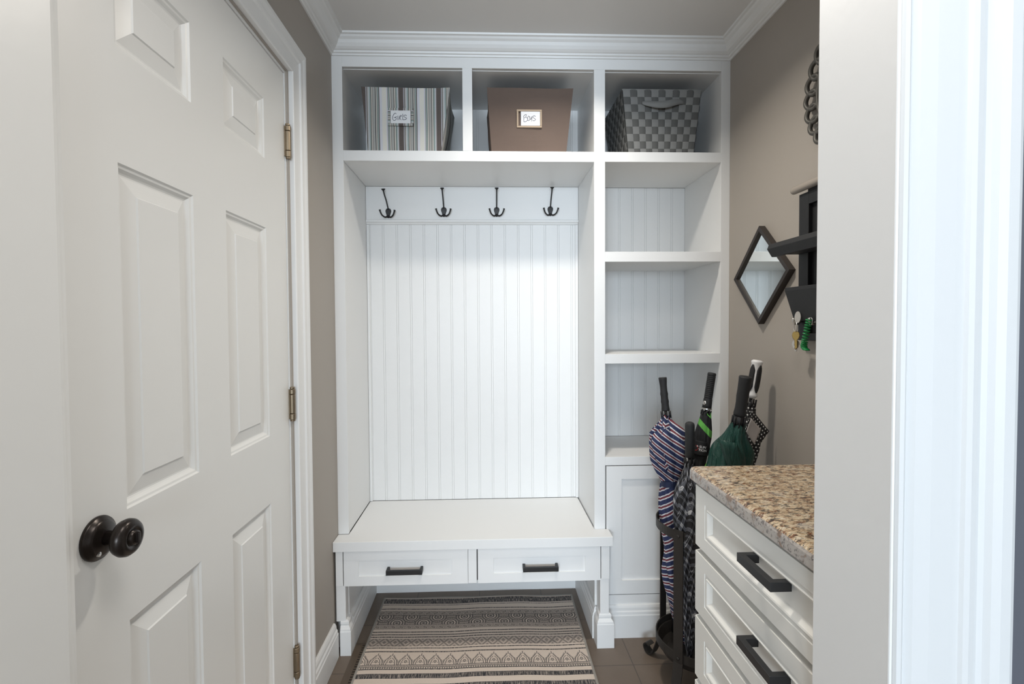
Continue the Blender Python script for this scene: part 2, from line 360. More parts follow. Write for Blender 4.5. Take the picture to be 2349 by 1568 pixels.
# crown moulding: profile (d from wall, z below ceiling)
CP = [(0, -0.062), (0.006, -0.062), (0.008, -0.056), (0.014, -0.054), (0.016, -0.048), (0.022, -0.046), (0.030, -0.040), (0.037, -0.030), (0.042, -0.020), (0.050, -0.014), (0.054, -0.008), (0.062, -0.006), (0.064, 0), (0, 0)]
def crown(name, fn, ends):
    bm = nb(); loft(bm, [[fn(d, z, e) for d, z in CP] for e in ends]); struct(obj(name, bm, WHITE))
YF = 1.960
crown('trim_1', lambda d, z, e: (XL+d, (YF-d) if e else -0.45, ZC+z), (0, 1))
crown('trim_2', lambda d, z, e: ((XR-d) if e else (XL+d), YF-d, ZC+z), (0, 1))
crown('trim_3', lambda d, z, e: (XR-d, (YF-d) if e else 0.70, ZC+z), (0, 1))

# baseboards
BP = [(0, 0), (0.020, 0), (0.020, 0.092), (0.0175, 0.096), (0.0165, 0.106), (0.0125, 0.111), (0.0115, 0.122), (0.008, 0.130), (0.005, 0.133), (0, 0.133)]
bm = nb(); prism(bm, [(XL+d, z) for d, z in BP], 'y', 1.632, 1.882); struct(obj('baseboard_left', bm, WHITE))
bm = nb(); prism(bm, [(XR-d, z) for d, z in BP], 'y', 1.20, 1.935); struct(obj('baseboard_right', bm, WHITE))

# ------------------------------------------------------------------ left door
DX = -0.612; LY, HY, DZ0, DZ1 = 0.706, 1.516, 0.015, 2.062
bm = nb()
a0, a1, b0, b1 = 0.836-LY, 1.044-LY, 1.172-LY, 1.380-LY
pan = []
for (u0, u1) in ((a0, a1), (b0, b1)):
    for (z0, z1) in ((0.235, 0.793), (0.984, 1.568), (1.760, 1.925)): pan.append((u0, u1, z0-DZ0, z1-DZ0))
steps = [(0, 0), (0.003, -0.0035), (0.007, -0.0045), (0.012, -0.0095), (0.015, -0.011), (0.018, -0.011), (0.046, -0.0045), (0.048, -0.0020)]
panelled(bm, (DX, LY, DZ0), (0, 1, 0), (0, 0, 1), (1, 0, 0), HY-LY, DZ1-DZ0, pan, steps, 0.035)
door = struct(obj('door_1', bm, DOORW))
# casing round the door: u outward from the opening, v out of the wall
CS = [(0, 0), (0, 0.012), (0.002, 0.0145), (0.006, 0.015), (0.009, 0.012), (0.012, 0.011), (0.040, 0.013), (0.048, 0.0145), (0.052, 0.019), (0.060, 0.020), (0.064, 0.0175), (0.068, 0.019), (0.078, 0.0225), (0.088, 0.023), (0.092, 0.020), (0.092, 0)]
oy0, oy1, oz = LY-0.002, HY+0.018, DZ1+0.016
bm = nb()
secs = []
for (py, pz, dy, dz) in ((oy0, oz, 0, 1), (oy1, oz, 1, 1), (oy1, 0, 1, 0)):
    secs.append([(XL+v, py+dy*u, pz+dz*u) for u, v in CS])
loft(bm, secs); struct(obj('trim_7', bm, WHITE))
bm = nb(); prism(bm, [(XL, 0.40), (XL+0.020, 0.40), (XL+0.020, 0.684), (XL+0.0185, 0.690), (XL+0.015, 0.697), (XL+0.013, 0.704), (XL, 0.704)], 'z', 0, ZC-0.07); struct(obj('trim_9', bm, DOORW))
bm = nb()   # jamb strip between slab and casing
box(bm, XL-0.10, XL-0.005, HY+0.0012, oy1, 0, oz); box(bm, XL-0.10, XL-0.005, LY, HY+0.0012, DZ1+0.002, oz)
struct(obj('trim_8', bm, WHITE))
# hinges (parts of the door)
for hz in (1.859, 1.052, 0.237):
    bm = nb(); hy = HY+0.004; hx = DX+0.009
    for z0, z1, r in ((-0.054, -0.049, .0075), (-0.049, -0.030, .0090), (-0.0292, 0.030, .0085), (0.0308, 0.046, .0090), (0.0465, 0.053, .0072)):
        lathe(bm, (hx, hy, hz), (0, 0, 1), [(z0, r*0.8), (z0+0.001, r), (z1-0.001, r), (z1, r*0.8)], 16)
    box(bm, DX-0.004, DX+0.003, hy-0.006, hy+0.004, hz-0.046, hz+0.046)
    obj('hinge', bm, BRASS, door, smooth=False, bevel=0.0006)
KY, KZ = 0.772, 0.963
bm = nb()
lathe(bm, (DX, KY, KZ), (1, 0, 0), [(0, .034), (0.003, .0345), (0.006, .033), (0.008, .029), (0.010, .0285), (0.013, .024), (0.015, .016), (0.016, .0135), (0.017, .0)], 40)
rose = obj('door_rose', bm, BRONZE, door, smooth=True)
bm = nb()
lathe(bm, (DX+0.014, KY, KZ), (1, 0, 0), [(0, .0115), (0.014, .0105), (0.017, .014), (0.020, .021), (0.024, .0265), (0.030, .0290), (0.036, .0285), (0.041, .0250), (0.0435, .0195), (0.0438, .0145), (0.0415, .0130), (0.0415, .0115), (0.0460, .0110), (0.0470, .0095), (0.0470, 0)], 40)
knob = obj('door_knob', bm, BRONZE, door, smooth=True)
bm = nb(); box(bm, DX+0.060, DX+0.0665, KY-0.0025, KY+0.0025, KZ-0.008, KZ+0.008); o = obj('thumb_turn', bm, BRONZE, knob, bevel=0.001)
bm = nb(); lathe(bm, (DX+0.0125, KY-0.013, KZ-0.020), (1, 0, 0), [(-0.003, .0036), (0.0015, .0036), (0.0022, .002), (0.0022, 0)], 12); obj('screw', bm, SILVER, rose)

# ------------------------------------------------------------------ built-in locker
lk = thing('mudroom_locker', (0.2, 2.15, 0), 'white built-in locker wall with three top cubbies, beadboard back and shelf tower', 'built-in locker')
FY = YF   # face plane
SL0, SL1, M0, M1, R0, R1 = -0.604, -0.562, 0.441, 0.486, 0.963, 1.000
S2, C2a, C2b = 1.948, -0.088, -0.049
ZT, ZCU, ZS = 2.317, 1.990, 1.949      # top rail underside, cubby floor, shelf underside
bm = nb(); ft = 0.019
box(bm, SL0, SL1, FY, FY+ft, 0.45, ZC-0.05); box(bm, M0, M1, FY, FY+ft, 0.05, ZT); box(bm, R0, R1, FY, FY+ft, 0.10, ZC-0.05)
box(bm, SL1, R0, FY, FY+ft, ZT, ZC-0.05); box(bm, SL1, M0, FY, FY+ft, ZS, ZCU); box(bm, M1, R0, FY, FY+ft, ZS+0.001, ZCU); box(bm, C2a, C2b, FY, FY+ft, ZCU, ZT)
for z0, z1 in ((1.547, 1.588), (1.132, 1.171), (0.713, 0.748)): box(bm, M1, R0, FY, FY+ft, z0, z1)
box(bm, M1, R0, FY, FY+ft, 0.120, 0.172)
obj('face_frame', bm, WHITE, lk, bevel=0.001)
IB = 2.330   # inner back
def part(name, *b, mat=WHITE, bv=0.001, par=None):
    bm = nb(); box(bm, *b); return obj(name, bm, mat, par or lk, bevel=bv)
part('side_panel', XL+0.001, SL1-0.001, FY+ft, IB, 0.452, ZT)
part('side_panel', R0+0.003, XR-0.001, FY+ft, IB, 0.0, ZT)
part('partition', M0+0.004, M1-0.004, FY+ft, IB, 0.0, ZT)
part('partition', C2a+0.008, C2b-0.008, FY+ft, IB, ZCU, ZT)
part('top_panel', XL+0.001, XR-0.001, FY+ft, IB, ZT-0.002, ZT+0.02)
part('shelf', SL1, M0+0.004, FY+ft, IB, ZS, ZCU-0.002)
part('shelf', M1-0.004, R0+0.003, FY+ft, IB, ZS+0.001, ZCU-0.002)
for z0, z1 in ((1.550, 1.588), (1.135, 1.171), (0.716, 0.748)): part('shelf', M1-0.004, R0+0.003, FY+ft, IB, z0, z1)
part('back_panel', XL+0.001, XR-0.001, IB+0.016, YB, 0.0, ZC-0.03)
def beadboard(x0, x1, z0, z1, phase):
    pts = [(x0, IB)]; p = 0.0643
    k = math.ceil((x0-phase)/p); g = phase+k*p
    while g < x1-0.006:
        if g > x0+0.006:
            pts += [(g-0.0050, IB), (g-0.0042, IB+0.0022), (g-0.0034, IB+0.0002), (g+0.0034, IB+0.0002), (g+0.0042, IB+0.0022), (g+0.0050, IB)]
        g += p
    pts += [(x1, IB), (x1, IB+0.014), (x0, IB+0.014)]
    bm = nb(); prism(bm, pts, 'z', z0, z1); return obj('beadboard', bm, WHITE, lk)
beadboard(-0.562, M0+0.002, 0.452, 1.775, -0.486)
beadboard(M1-0.004, R0+0.003, 0.749, ZS, 0.5815)
beadboard(-0.562, C2a+0.008, ZCU, ZT, -0.486); beadboard(C2b-0.008, M0+0.004, ZCU, ZT, -0.486); beadboard(M1-0.004, R0, ZCU, ZT, 0.5815)
part('hook_board', -0.562, M0+0.003, IB-0.014, IB, 1.790, ZS-0.001, bv=0.0005)
bm = nb(); prism(bm, [(IB, 1.772), (IB-0.010, 1.772), (IB-0.013, 1.778), (IB-0.020, 1.782), (IB-0.022, 1.790), (IB-0.018, 1.793), (IB, 1.793)], 'x', -0.562, M0+0.003); obj('ledge_moulding', bm, WHITE, lk)
part('scribe_strip', -0.562, -0.550, IB-0.010, IB, 0.452, 1.771, bv=0.001)
part('scribe_strip', 0.431, M0+0.003, IB-0.010, IB, 0.452, 1.771, bv=0.001)
# cabinet door of the tower
bm = nb(); dx0, dx1, dz0, dz1 = 0.4905, 0.9595, 0.1755, 0.7095
panelled(bm, (dx0, FY-0.001, dz0), (1, 0, 0), (0, 0, 1), (0, -1, 0), dx1-dx0, dz1-dz0, [(0.063, dx1-dx0-0.063, 0.057, dz1-dz0-0.054)], [(0, 0), (0.0005, -0.0085)], 0.019)
obj('cabinet_door', bm, WHITE, lk)
part('interior_shade_sheet', M1, R0, FY+0.020, FY+0.022, 0.12, 0.713, mat=GAPSHADE, bv=0)  # thin dark sheet: shade around the door painted as colour
bm = nb(); prism(bm, [(FY-d*0.8, z) for d, z in BP], 'x', M1+0.002, XR-0.001)
obj('plinth', bm, WHITE, lk)

# ------------------------------------------------------------------ bench
bn = thing('storage_bench', (-0.06, 2.1, 0), 'white two-drawer bench projecting from the foot of the locker, striped rug beneath', 'bench')
def bpart(name, *b, mat=WHITE, bv=0.0015): return part(name, *b, mat=mat, bv=bv, par=bn)
bm = nb()
prism(bm, [(-0.603, FY-0.001), (-0.603, 1.884), (0.498, 1.883), (0.498, FY-0.001), (0.4405, FY-0.001), (0.4405, IB-0.0), (-0.5615, IB-0.0), (-0.5615, FY-0.001)], 'z', 0.412, 0.450)
obj('seat', bm, WHITE, bn, bevel=0.0015)
DY = 1.893
bpart('post', -0.596, -0.568, DY, DY+0.04, 0.272, 0.4115)
bpart('post', 0.4530, 0.4865, DY, DY+0.04, 0.276, 0.4115)
bpart('divider', -0.0775, -0.0435, DY+0.0005, DY+0.03, 0.272, 0.4115)
bpart('drawer_case', -0.557, 0.443, DY+0.022, 2.30, 0.278, 0.4115)
bpart('case_shade_sheet', -0.5675, 0.4525, DY+0.0205, DY+0.0218, 0.274, 0.4115, mat=GAPSHADE, bv=0)  # dark sheet behind the drawer fronts, painting the shade in their gaps
for (x0, x1, px0, px1, hx) in ((-0.5645, -0.0785, -0.506, -0.141, -0.325), (-0.0395, 0.4495, 0.023, 0.388, 0.208)):
    bm = nb(); z0, z1 = 0.272, 0.4095
    panelled(bm, (x0, DY, z0), (1, 0, 0), (0, 0, 1), (0, -1, 0), x1-x0, z1-z0, [(px0-x0, px1-x0, 0.309-z0, 0.372-z0)], [(0, 0), (0.0005, -0.005)], 0.02)
    dr = obj('drawer', bm, WHITE, bn)
    bm = nb(); hz = 0.335
    prism(bm, [(hx-0.070, DY+0.005), (hx-0.070, DY-0.030), (hx+0.070, DY-0.030), (hx+0.070, DY+0.005), (hx+0.060, DY+0.005), (hx+0.060, DY-0.020), (hx-0.060, DY-0.020), (hx-0.060, DY+0.005)], 'z', hz-0.009, hz+0.009)
    obj('handle', bm, BLACK, dr, bevel=0.0008)
bpart('leg', -0.597, -0.560, DY+0.004, DY+0.045, 0.130, 0.2715)
bpart('leg', 0.4495, 0.4855, DY+0.004, DY+0.045, 0.130, 0.2755)
def plinth(x0, x1, y0, y1, left=True):
    bm = nb(); secs = []
    for e, z in ((0, 0), (0, 0.094), (0.0015, 0.097), (0.002, 0.104), (0.006, 0.110), (0.010, 0.115), (0.0095, 0.119), (0.0085, 0.123), (0.0095, 0.130), (0.013, 0.134), (0.018, 0.136)):
        a = 0 if left else e
        secs.append([(x0+a*1.0, y0+e, z), (x1-e, y0+e, z), (x1-e, y1, z), (x0+a, y1, z)])
    loft(bm, secs); obj('leg_plinth', bm, WHITE, bn)
plinth(-0.580, -0.538, DY-0.008, DY+0.055); plinth(0.434, 0.503, DY-0.008, DY+0.055, False)
bpart('side_board', -0.603, -0.558, DY+0.045, 2.32, 0.0, 0.278)
bpart('side_board', 0.4495, 0.4855, DY+0.045, FY-0.001, 0.0, 0.2755)
bm = nb(); prism(bm, [(-0.558+d, z) for d, z in BP], 'y', DY+0.055, 2.345); obj('skirting', bm, WHITE, bn)
bm = nb(); prism(bm, [(0.4448-d*0.8, z) for d, z in BP], 'y', DY+0.055, 2.345); obj('skirting', bm, WHITE, bn)
bm = nb(); prism(bm, [(2.345-d*0.8, z) for d, z in BP], 'x', -0.539, 0.429); obj('skirting', bm, WHITE, bn)

# ------------------------------------------------------------------ coat hooks
def hook(px, pz, bend, tilt, lab):
    t = thing('coat_hook', (px, IB-0.0142, pz), lab, 'coat hook', 'black coat hooks on the white board')
    def L(q):
        c, s = math.cos(tilt), math.sin(tilt); return V3((px+q[0]*c+q[2]*s, IB-0.0142+q[1], pz-q[0]*s+q[2]*c))
    bm = nb()
    out = [(-0.013, 0.013), (-0.009, 0.020), (0, 0.023), (0.009, 0.020), (0.013, 0.013), (0.013, 0.006), (0.010, -0.003), (0.0075, -0.012), (0.009, -0.019), (0, -0.024), (-0.009, -0.019), (-0.0075, -0.012), (-0.010, -0.003), (-0.013, 0.006)]
    secs = [[L((x*k, -d, z*k)) for x, z in out] for k, d in ((1, 0.0003), (1, 0.003), (0.85, 0.005))]
    loft(bm, secs); obj('back_plate', bm, BLACK, t)
    bm = nb()
    tube(bm, [L(q) for q in bezier([(0, -0.004, 0.016), (bend*0.12, -0.012, 0.030), (bend*0.42, -0.020, 0.055), (bend*0.85, -0.030, 0.080), (bend, -0.036, 0.094)], 5)], 0.0031, 10)
    lathe(bm, L((bend, -0.036, 0.092)), L((bend*1.05, -0.0375, 0.102))-L((bend, -0.036, 0.092)), [(0, .003), (0.004, .0045), (0.009, .0092), (0.011, .0095), (0.012, .0085), (0.012, 0)], 16)
    obj('upper_prong', bm, BLACK, t, smooth=True)
    for s in (-1, 1):
        bm = nb(); P = bezier([(s*0.001, -0.006, -0.014), (s*0.012, -0.012, -0.021), (s*0.025, -0.021, -0.014), (s*0.032, -0.027, 0.000), (s*0.0345, -0.029, 0.010)], 5)
        n = len(P); tube(bm, [L(q) for q in P], [0.0042-0.0008*math.sin(PI*i/n)+(0.0006 if i > n-4 else 0) for i in range(n)], 10)
        obj('lower_prong', bm, BLACK, t, smooth=True)
    for sx, sz in ((-0.006, 0.010), (0.006, 0.010), (0, -0.012)):
        bm = nb(); lathe(bm, L((sx, -0.0045, sz)), (0, -1, 0), [(0, .0025), (0.0012, .0022), (0.0018, 0)], 10); obj('screw', bm, IRON, t)
hook(-0.457, 1.823, -0.016, R(1), 'black coat hook nearest the left side panel, its tall prong bent to the left')
hook(-0.196, 1.829, -0.004, 0, 'black three-prong coat hook on the white board, second from the left side panel')
hook(0.054, 1.830, 0.000, 0, 'black three-prong coat hook on the white board, second from the shelf tower')
hook(0.310, 1.834, 0.004, 0, 'black three-prong coat hook nearest the shelf tower, last in the row')

# ------------------------------------------------------------------ bins in the cubbies
def bin_shell(name, mats, par, top, bot, y0t, y1t, y0b, y1b, z0, z1, sag=0.004, sidebulge=0.0, smooth=True):
    """open tapered fabric box. top/bot: (x0,x1)"""
    bm = nb(); n = 14; rows = []; m_ = 12
    def ring(k, inn):
        s = k/n; x0 = bot[0]+(top[0]-bot[0])*s+inn; x1 = bot[1]+(top[1]-bot[1])*s-inn; ya = y0b+(y0t-y0b)*s+inn; yb = y1b+(y1t-y1b)*s-inn; z = z0+(z1-z0)*s
        P = []
        for i in range(m_):
            u = i/m_; P.append((x0+(x1-x0)*u, ya+0.004*math.sin(3*PI*s+u*5)*math.sin(PI*u), z-(sag*math.sin(PI*u) if k > 0 else 0)))
        for i in range(m_):
            u = i/m_; P.append((x1+(sidebulge*math.sin(PI*s)*math.sin(PI*u)*0.8 if not inn else 0)-0.006*math.sin(PI*u)*s, ya+(yb-ya)*u, z-sag*2*math.sin(PI*u)*s))
        for i in range(m_):
            u = i/m_; P.append((x1+(x0-x1)*u, yb, z-sag*math.sin(PI*u)*s))
        for i in range(m_):
            u = i/m_; P.append((x0-(sidebulge*math.sin(PI*s)*math.sin(PI*u)*0.8 if not inn else 0)+0.006*math.sin(PI*u)*s, yb+(ya-yb)*u, z-sag*2*math.sin(PI*u)*s))
        return P
    secs = [ring(k, 0) for k in range(n+1)]+[ring(k, 0.005) for k in range(n, 0, -1)]
    loft(bm, secs, caps=True)
    bm.normal_update()
    if len(mats) > 1:
        for f in bm.faces:
            if abs(f.normal.x) > 0.7: f.material_index = 1
    o = obj(name, bm, mats, par)
    return o
def strokes(bm, L, ss, r):
    for s in ss: tube(bm, [L(*q) for q in bezier([(a, b, 0) for a, b in s], 5)], r, 6)
t = thing('fabric_bin', (-0.33, 2.12, ZCU), 'striped canvas bin in the left cubby with a handwritten GIRLS card', 'storage bin', 'storage bins in the top cubbies')
bin_shell('body', [STRB, STRBS], t, (-0.497, -0.140), (-0.474, -0.180), 1.998, 2.285, 2.004, 2.27, ZCU+0.001, 2.258, 0.004, 0.018)
bm = nb(); x0, x1, z0, z1 = -0.391, -0.288, 2.101, 2.172; Y = 1.9945
for a, b, c, d in ((x0, x1, z1-0.010, z1), (x0, x1, z0, z0+0.010), (x0, x0+0.010, z0+0.010, z1-0.010), (x1-0.010, x1, z0+0.010, z1-0.010)): box(bm, a, b, Y-0.002, Y+0.004, c, d, 1 if b-a < 0.02 else 0)
fr = obj('card_holder', bm, [STRB, STRBR], t, bevel=0.001)
bm = nb(); cx0, cx1, cz0, cz1 = -0.380, -0.300, 2.109, 2.162; box(bm, cx0, cx1, Y-0.001, Y+0.003, cz0, cz1); obj('card', bm, CARD, fr, label='white card with GIRLS written by hand')
L = lambda a, b, c: V3((cx0+(a-400)/1010*(cx1-cx0), Y-0.0012, cz1-(b-450-(a-400)*0.04)/715*(cz1-cz0)))
bm = nb()
strokes(bm, L, [[(690, 650), (650, 605), (590, 635), (530, 740), (502, 850), (520, 950), (580, 1000), (650, 970), (690, 905), (665, 855), (600, 835)], [(570, 850), (640, 825), (720, 795)], [(770, 750), (765, 980)], [(865, 760), (830, 970)], [(870, 780), (930, 730), (952, 760), (920, 810), (845, 850), (880, 900), (945, 985)], [(1020, 655), (1015, 980)], [(1220, 765), (1150, 720), (1065, 770), (1110, 830), (1205, 890), (1190, 940), (1120, 970), (1020, 965)]], 0.0010)
obj('handwriting', bm, INK, fr)
t = thing('fabric_bin', (0.185, 2.12, ZCU), 'plain brown canvas bin in the middle cubby with a handwritten BOYS card', 'storage bin', 'storage bins in the top cubbies')
bin_shell('body', [CANVAS], t, (0.010, 0.364), (0.028, 0.334), 1.998, 2.285, 2.002, 2.27, ZCU+0.001, 2.260, 0.002, 0.010)
bm = nb(); x0, x1, z0, z1 = 0.131, 0.234, 2.098, 2.171; Y = 1.9950
for a, b, c, d in ((x0, x1, z1-0.007, z1), (x0, x1, z0, z0+0.007), (x0, x0+0.007, z0+0.007, z1-0.007), (x1-0.007, x1, z0+0.007, z1-0.007)): box(bm, a, b, Y-0.002, Y+0.006, c, d)
fr = obj('card_holder', bm, TANM, t, bevel=0.001)
bm = nb(); cx0, cx1, cz0, cz1 = 0.148, 0.226, 2.106, 2.163; box(bm, cx0, cx1, Y-0.001, Y+0.005, cz0, cz1); obj('card', bm, CARD, fr, label='white card with BOYS written by hand')
L = lambda a, b, c: V3((cx0+(a-455)/1065*(cx1-cx0), Y-0.0012, cz1-(b-420)/780*(cz1-cz0)))
bm = nb()
strokes(bm, L, [[(600, 680), (612, 840), (620, 1000)], [(600, 690), (680, 612), (760, 600), (740, 690), (650, 790)], [(750, 730), (820, 800), (830, 880), (760, 960), (680, 1000), (620, 995)], [(880, 665), (850, 730), (828, 810), (835, 890), (880, 935), (940, 880), (955, 780), (920, 700), (880, 665)], [(950, 700), (965, 800), (1010, 860), (1080, 690)], [(1085, 690), (1070, 830), (1050, 970)], [(1275, 700), (1210, 650), (1125, 690), (1150, 760), (1250, 830), (1265, 880), (1190, 935), (1110, 905)]], 0.0009)
obj('handwriting', bm, INK, fr)
# woven basket
t = thing('woven_basket', (0.73, 2.13, ZCU), 'grey woven-strap basket with a looped handle in the right cubby', 'basket', 'storage bins in the top cubbies')
bx = dict(z0=ZCU+0.001, z1=2.258)
def corner(sx, sy, s):
    x0, x1 = (0.592, 0.868) if 1 else 0, 0
    X0 = 0.597+(0.568-0.597)*s; X1 = 0.868+(0.896-0.868)*s; Y0 = 2.012+(2.000-2.012)*s; Y1 = 2.255+(2.300-2.255)*s
    return V3((X0 if sx == 0 else X1, Y0 if sy == 0 else Y1, bx['z0']+(bx['z1']-bx['z0'])*s))
bm = nb()
for (a, b, nrm, nc) in (((0, 0), (1, 0), V3((0, -1, 0)), 11), ((0, 1), (0, 0), V3((-1, 0, 0)), 10), ((1, 0), (1, 1), V3((1, 0, 0)), 10), ((1, 1), (0, 1), V3((0, 1, 0)), 11)):
    nr = 9
    for i in range(nc):
        for j in range(nr):
            over = (i+j) % 2; g = []
            for vv in range(4):
                row = []
                for uu in range(4):
                    u, v = uu/3, vv/3; s = (j+v)/nr; A = corner(*a, s); B = corner(*b, s); p = A+(B-A)*((i+u)/nc)
                    e = (u if over else v); bul = math.sin(PI*(0.12+0.76*e))*0.0035+(0.0018 if not over else 0.0010)
                    edge = 0.0 if (0 < (v if over else u) < 1) else 0.0010
                    row.append(bm.verts.new(p+nrm*(bul-edge)))
                g.append(row)
            for vv in range(3):
                for uu in range(3):
                    f = bm.faces.new((g[vv][uu], g[vv][uu+1], g[vv+1][uu+1], g[vv+1][uu])); f.material_index = over; f.smooth = True
q0 = [corner(0, 0, 0.02), corner(1, 0, 0.02), corner(1, 1, 0.02), corner(0, 1, 0.02)]; q1 = [corner(0, 0, 0.98), corner(1, 0, 0.98), corner(1, 1, 0.98), corner(0, 1, 0.98)]
cen = V3((0.73, 2.14, 0)); inn = lambda p, k: V3((cen.x+(p.x-cen.x)*k, cen.y+(p.y-cen.y)*k, p.z))
loft(bm, [[inn(p, 0.998) for p in q0], [inn(p, 0.998) for p in q1], [inn(p, 0.95) for p in q1], [inn(p, 0.95)+V3((0, 0, 0.004)) for p in q0]], mi=1)
o = obj('body', bm, [WEAVA, WEAVB], t, recalc=False)
bm = nb()
tube(bm, [corner(0, 0, 1), corner(1, 0, 1), corner(1, 1, 1), corner(0, 1, 1)], 0.0035, 8, closedpath=True); obj('rim', bm, WEAVA, t)
bm = nb()   # loop handle
P = bezier([(0.648, 1.998, 2.203), (0.672, 1.990, 2.197), (0.710, 1.978, 2.188), (0.745, 1.976, 2.190), (0.775, 1.982, 2.199), (0.800, 1.990, 2.206), (0.822, 1.998, 2.207)], 6)
secs = [];
for i, p in enumerate(P):
    u = i/(len(P)-1); h = 0.005+0.010*math.sin(PI*min(1, max(0, u)))**0.7; secs.append([p+V3((0, 0, h)), p+V3((0, -0.0015, h)), p+V3((0, -0.004, -h)), p+V3((0, -0.0015, -h))])
loft(bm, secs); obj('handle', bm, WEAVA, t, smooth=True)

# ------------------------------------------------------------------ rug and floor register
bm = nb(); nx, ny = 60, 70; LR = 1.35
rows = []
for j in range(ny+1):
    r = []
    for i in range(nx+1):
        x = -0.4455+0.891*i/nx; y = -LR*j/ny; z = 0.006+0.0012*math.sin(x*13+1)*math.exp(y*2)+0.0012*math.sin(y*22+x*4)*(1 if abs(x) < .43 else .4)+(0.004*math.exp(y*40)*math.sin(x*9)**2)
        r.append(bm.verts.new((x, y, z)))
    rows.append(r)
for j in range(ny):
    for i in range(nx): bm.faces.new((rows[j][i], rows[j+1][i], rows[j+1][i+1], rows[j][i+1]))
rug = obj('area_rug', bm, RUG, smooth=True, solid=0.004); rug.location = (-0.045, 2.263, 0.0005); rug.rotation_euler = (0, 0, R(-0.6))
tag(rug, 'grey and beige banded rug with arch border lying under the bench', 'rug')
reg = thing('floor_register', (-0.46, 1.75, 0), 'brown slotted floor register beside the left edge of the rug', 'floor vent')
bm = nb(); a0, a1, b0, b1 = -0.535, -0.405, 1.62, 1.955
for q in ((a0, -0.508, b0, b1), (-0.432, a1, b0, b1), (-0.508, -0.432, b0, b0+0.02), (-0.508, -0.432, b1-0.012, b1)): box(bm, *q, 0.0002, 0.0035)
y = b0+0.026
while y < b1-0.016: box(bm, -0.508, -0.432, y, y+0.0065, 0.0008, 0.0033); y += 0.0135
obj('grille', bm, VENTM, reg)
bm = nb(); box(bm, -0.512, -0.430, b0+0.01, b1-0.01, 0.0001, 0.0007); obj('duct_shade_sheet', bm, GAPSHADE, reg)  # dark sheet under the slots, standing in for the unlit duct

# ------------------------------------------------------------------ vanity and granite
va = thing('drawer_cabinet', (0.77, 0.95, 0), 'cream white drawer base with black bar pulls under the granite top', 'cabinet')
VX, VY0, VY1 = 0.532, 0.718, 1.168
bm = nb(); box(bm, VX+0.004, XR-0.001, VY0, VY1-0.004, 0.09, 0.905); box(bm, VX+0.06, XR-0.001, VY0, VY1-0.05, 0.0, 0.09)
obj('cabinet_body', bm, VANW, va, bevel=0.001)
zt = 0.902
for k in range(5):
    z1 = zt-k*0.163; z0 = z1-0.154; bm = nb(); tk = 0.019
    steps = [(0, 0), (0.001, -0.0015), (0.008, -0.0018), (0.010, 0.0005), (0.013, -0.0005), (0.020, -0.0085), (0.0215, -0.010)]
    panelled(bm, (VX-tk, VY1-0.001, z0), (0, -1, 0), (0, 0, 1), (-1, 0, 0), VY1-VY0-0.003, z1-z0, [(0.052, VY1-VY0-0.005, 0.035, z1-z0-0.037)], steps, tk+0.003)
    for v in bm.verts:
        if abs(v.co.x-(VX-tk)) < 1e-4:
            if v.co.z > z1-1e-4: v.co.z -= 0.0035
            if v.co.z < z0+1e-4: v.co.z += 0.0035
            if v.co.y > VY1-0.0011: v.co.y -= 0.003
    dr = obj('drawer', bm, VANW, va)
    if z1 < 0.3: continue
    hz = (z0+z1)/2+0.018; bm = nb(); fx = VX-tk; y0, y1 = 0.797, 0.908
    prism(bm, [(fx+0.006, y0), (fx-0.032, y0), (fx-0.032, y1), (fx+0.006, y1), (fx+0.006, y1-0.012), (fx-0.020, y1-0.012), (fx-0.020, y0+0.012), (fx+0.006, y0+0.012)], 'z', hz-0.0085, hz+0.0085)
    obj('handle', bm, BLACK, dr, bevel=0.0008)
bm = nb()   # granite slab with rounded edge
x0, x1, y0, y1, z0, z1 = 0.505, XR-0.001, VY0-0.001, 1.192, 0.9055, 0.9375
secs = []
for e, z, mi in ((0.003, z0, 1), (0, z0+0.003, 1), (0, z1-0.010, 1), (0.002, z1-0.005, 1), (0.006, z1-0.0015, 1), (0.011, z1, 0)):
    P = []; rr = 0.015
    P += [(x0+e, y0, z)]
    for k in range(5):
        a = k/4*PI/2; P.append((x0+rr-(rr-e)*math.cos(a), y1-rr+(rr-e)*math.sin(a), z))
    P += [(x1, y1-e, z), (x1, y0, z)]
    secs.append(P)
loft(bm, secs)
bm.normal_update()
bmesh.ops.recalc_face_normals(bm, faces=bm.faces)
for f in bm.faces: f.material_index = 0 if f.normal.z > 0.75 else 1; f.smooth = False
tag(obj('granite_countertop', bm, [GRANITE, GRANEDGE]), 'speckled brown and cream granite countertop on the drawer cabinet', 'countertop')

# ------------------------------------------------------------------ mirror and wall pieces on the right wall
mr = thing('diamond_mirror', (XR-0.01, 1.708, 1.466), 'small dark-framed mirror hung as a diamond beside the locker', 'mirror')
def dia(k, x): h = 0.176*k; return [(x, 1.708+h, 1.466), (x, 1.708, 1.466+h), (x, 1.708-h, 1.466), (x, 1.708, 1.466-h)]
bm = nb(); ki = 0.885
secs = [dia(1, XR-0.0005), dia(1, XR-0.022), dia(ki, XR-0.022), dia(ki, XR-0.012), dia(ki, XR-0.0005)]
loft(bm, secs, caps=False); obj('frame', bm, ESPRESSO, mr, bevel=0.0012)
bm = nb(); loft(bm, [dia(ki+.01, XR-0.0135), dia(ki+.01, XR-0.010)]); obj('mirror_glass', bm, MIRROR, mr)

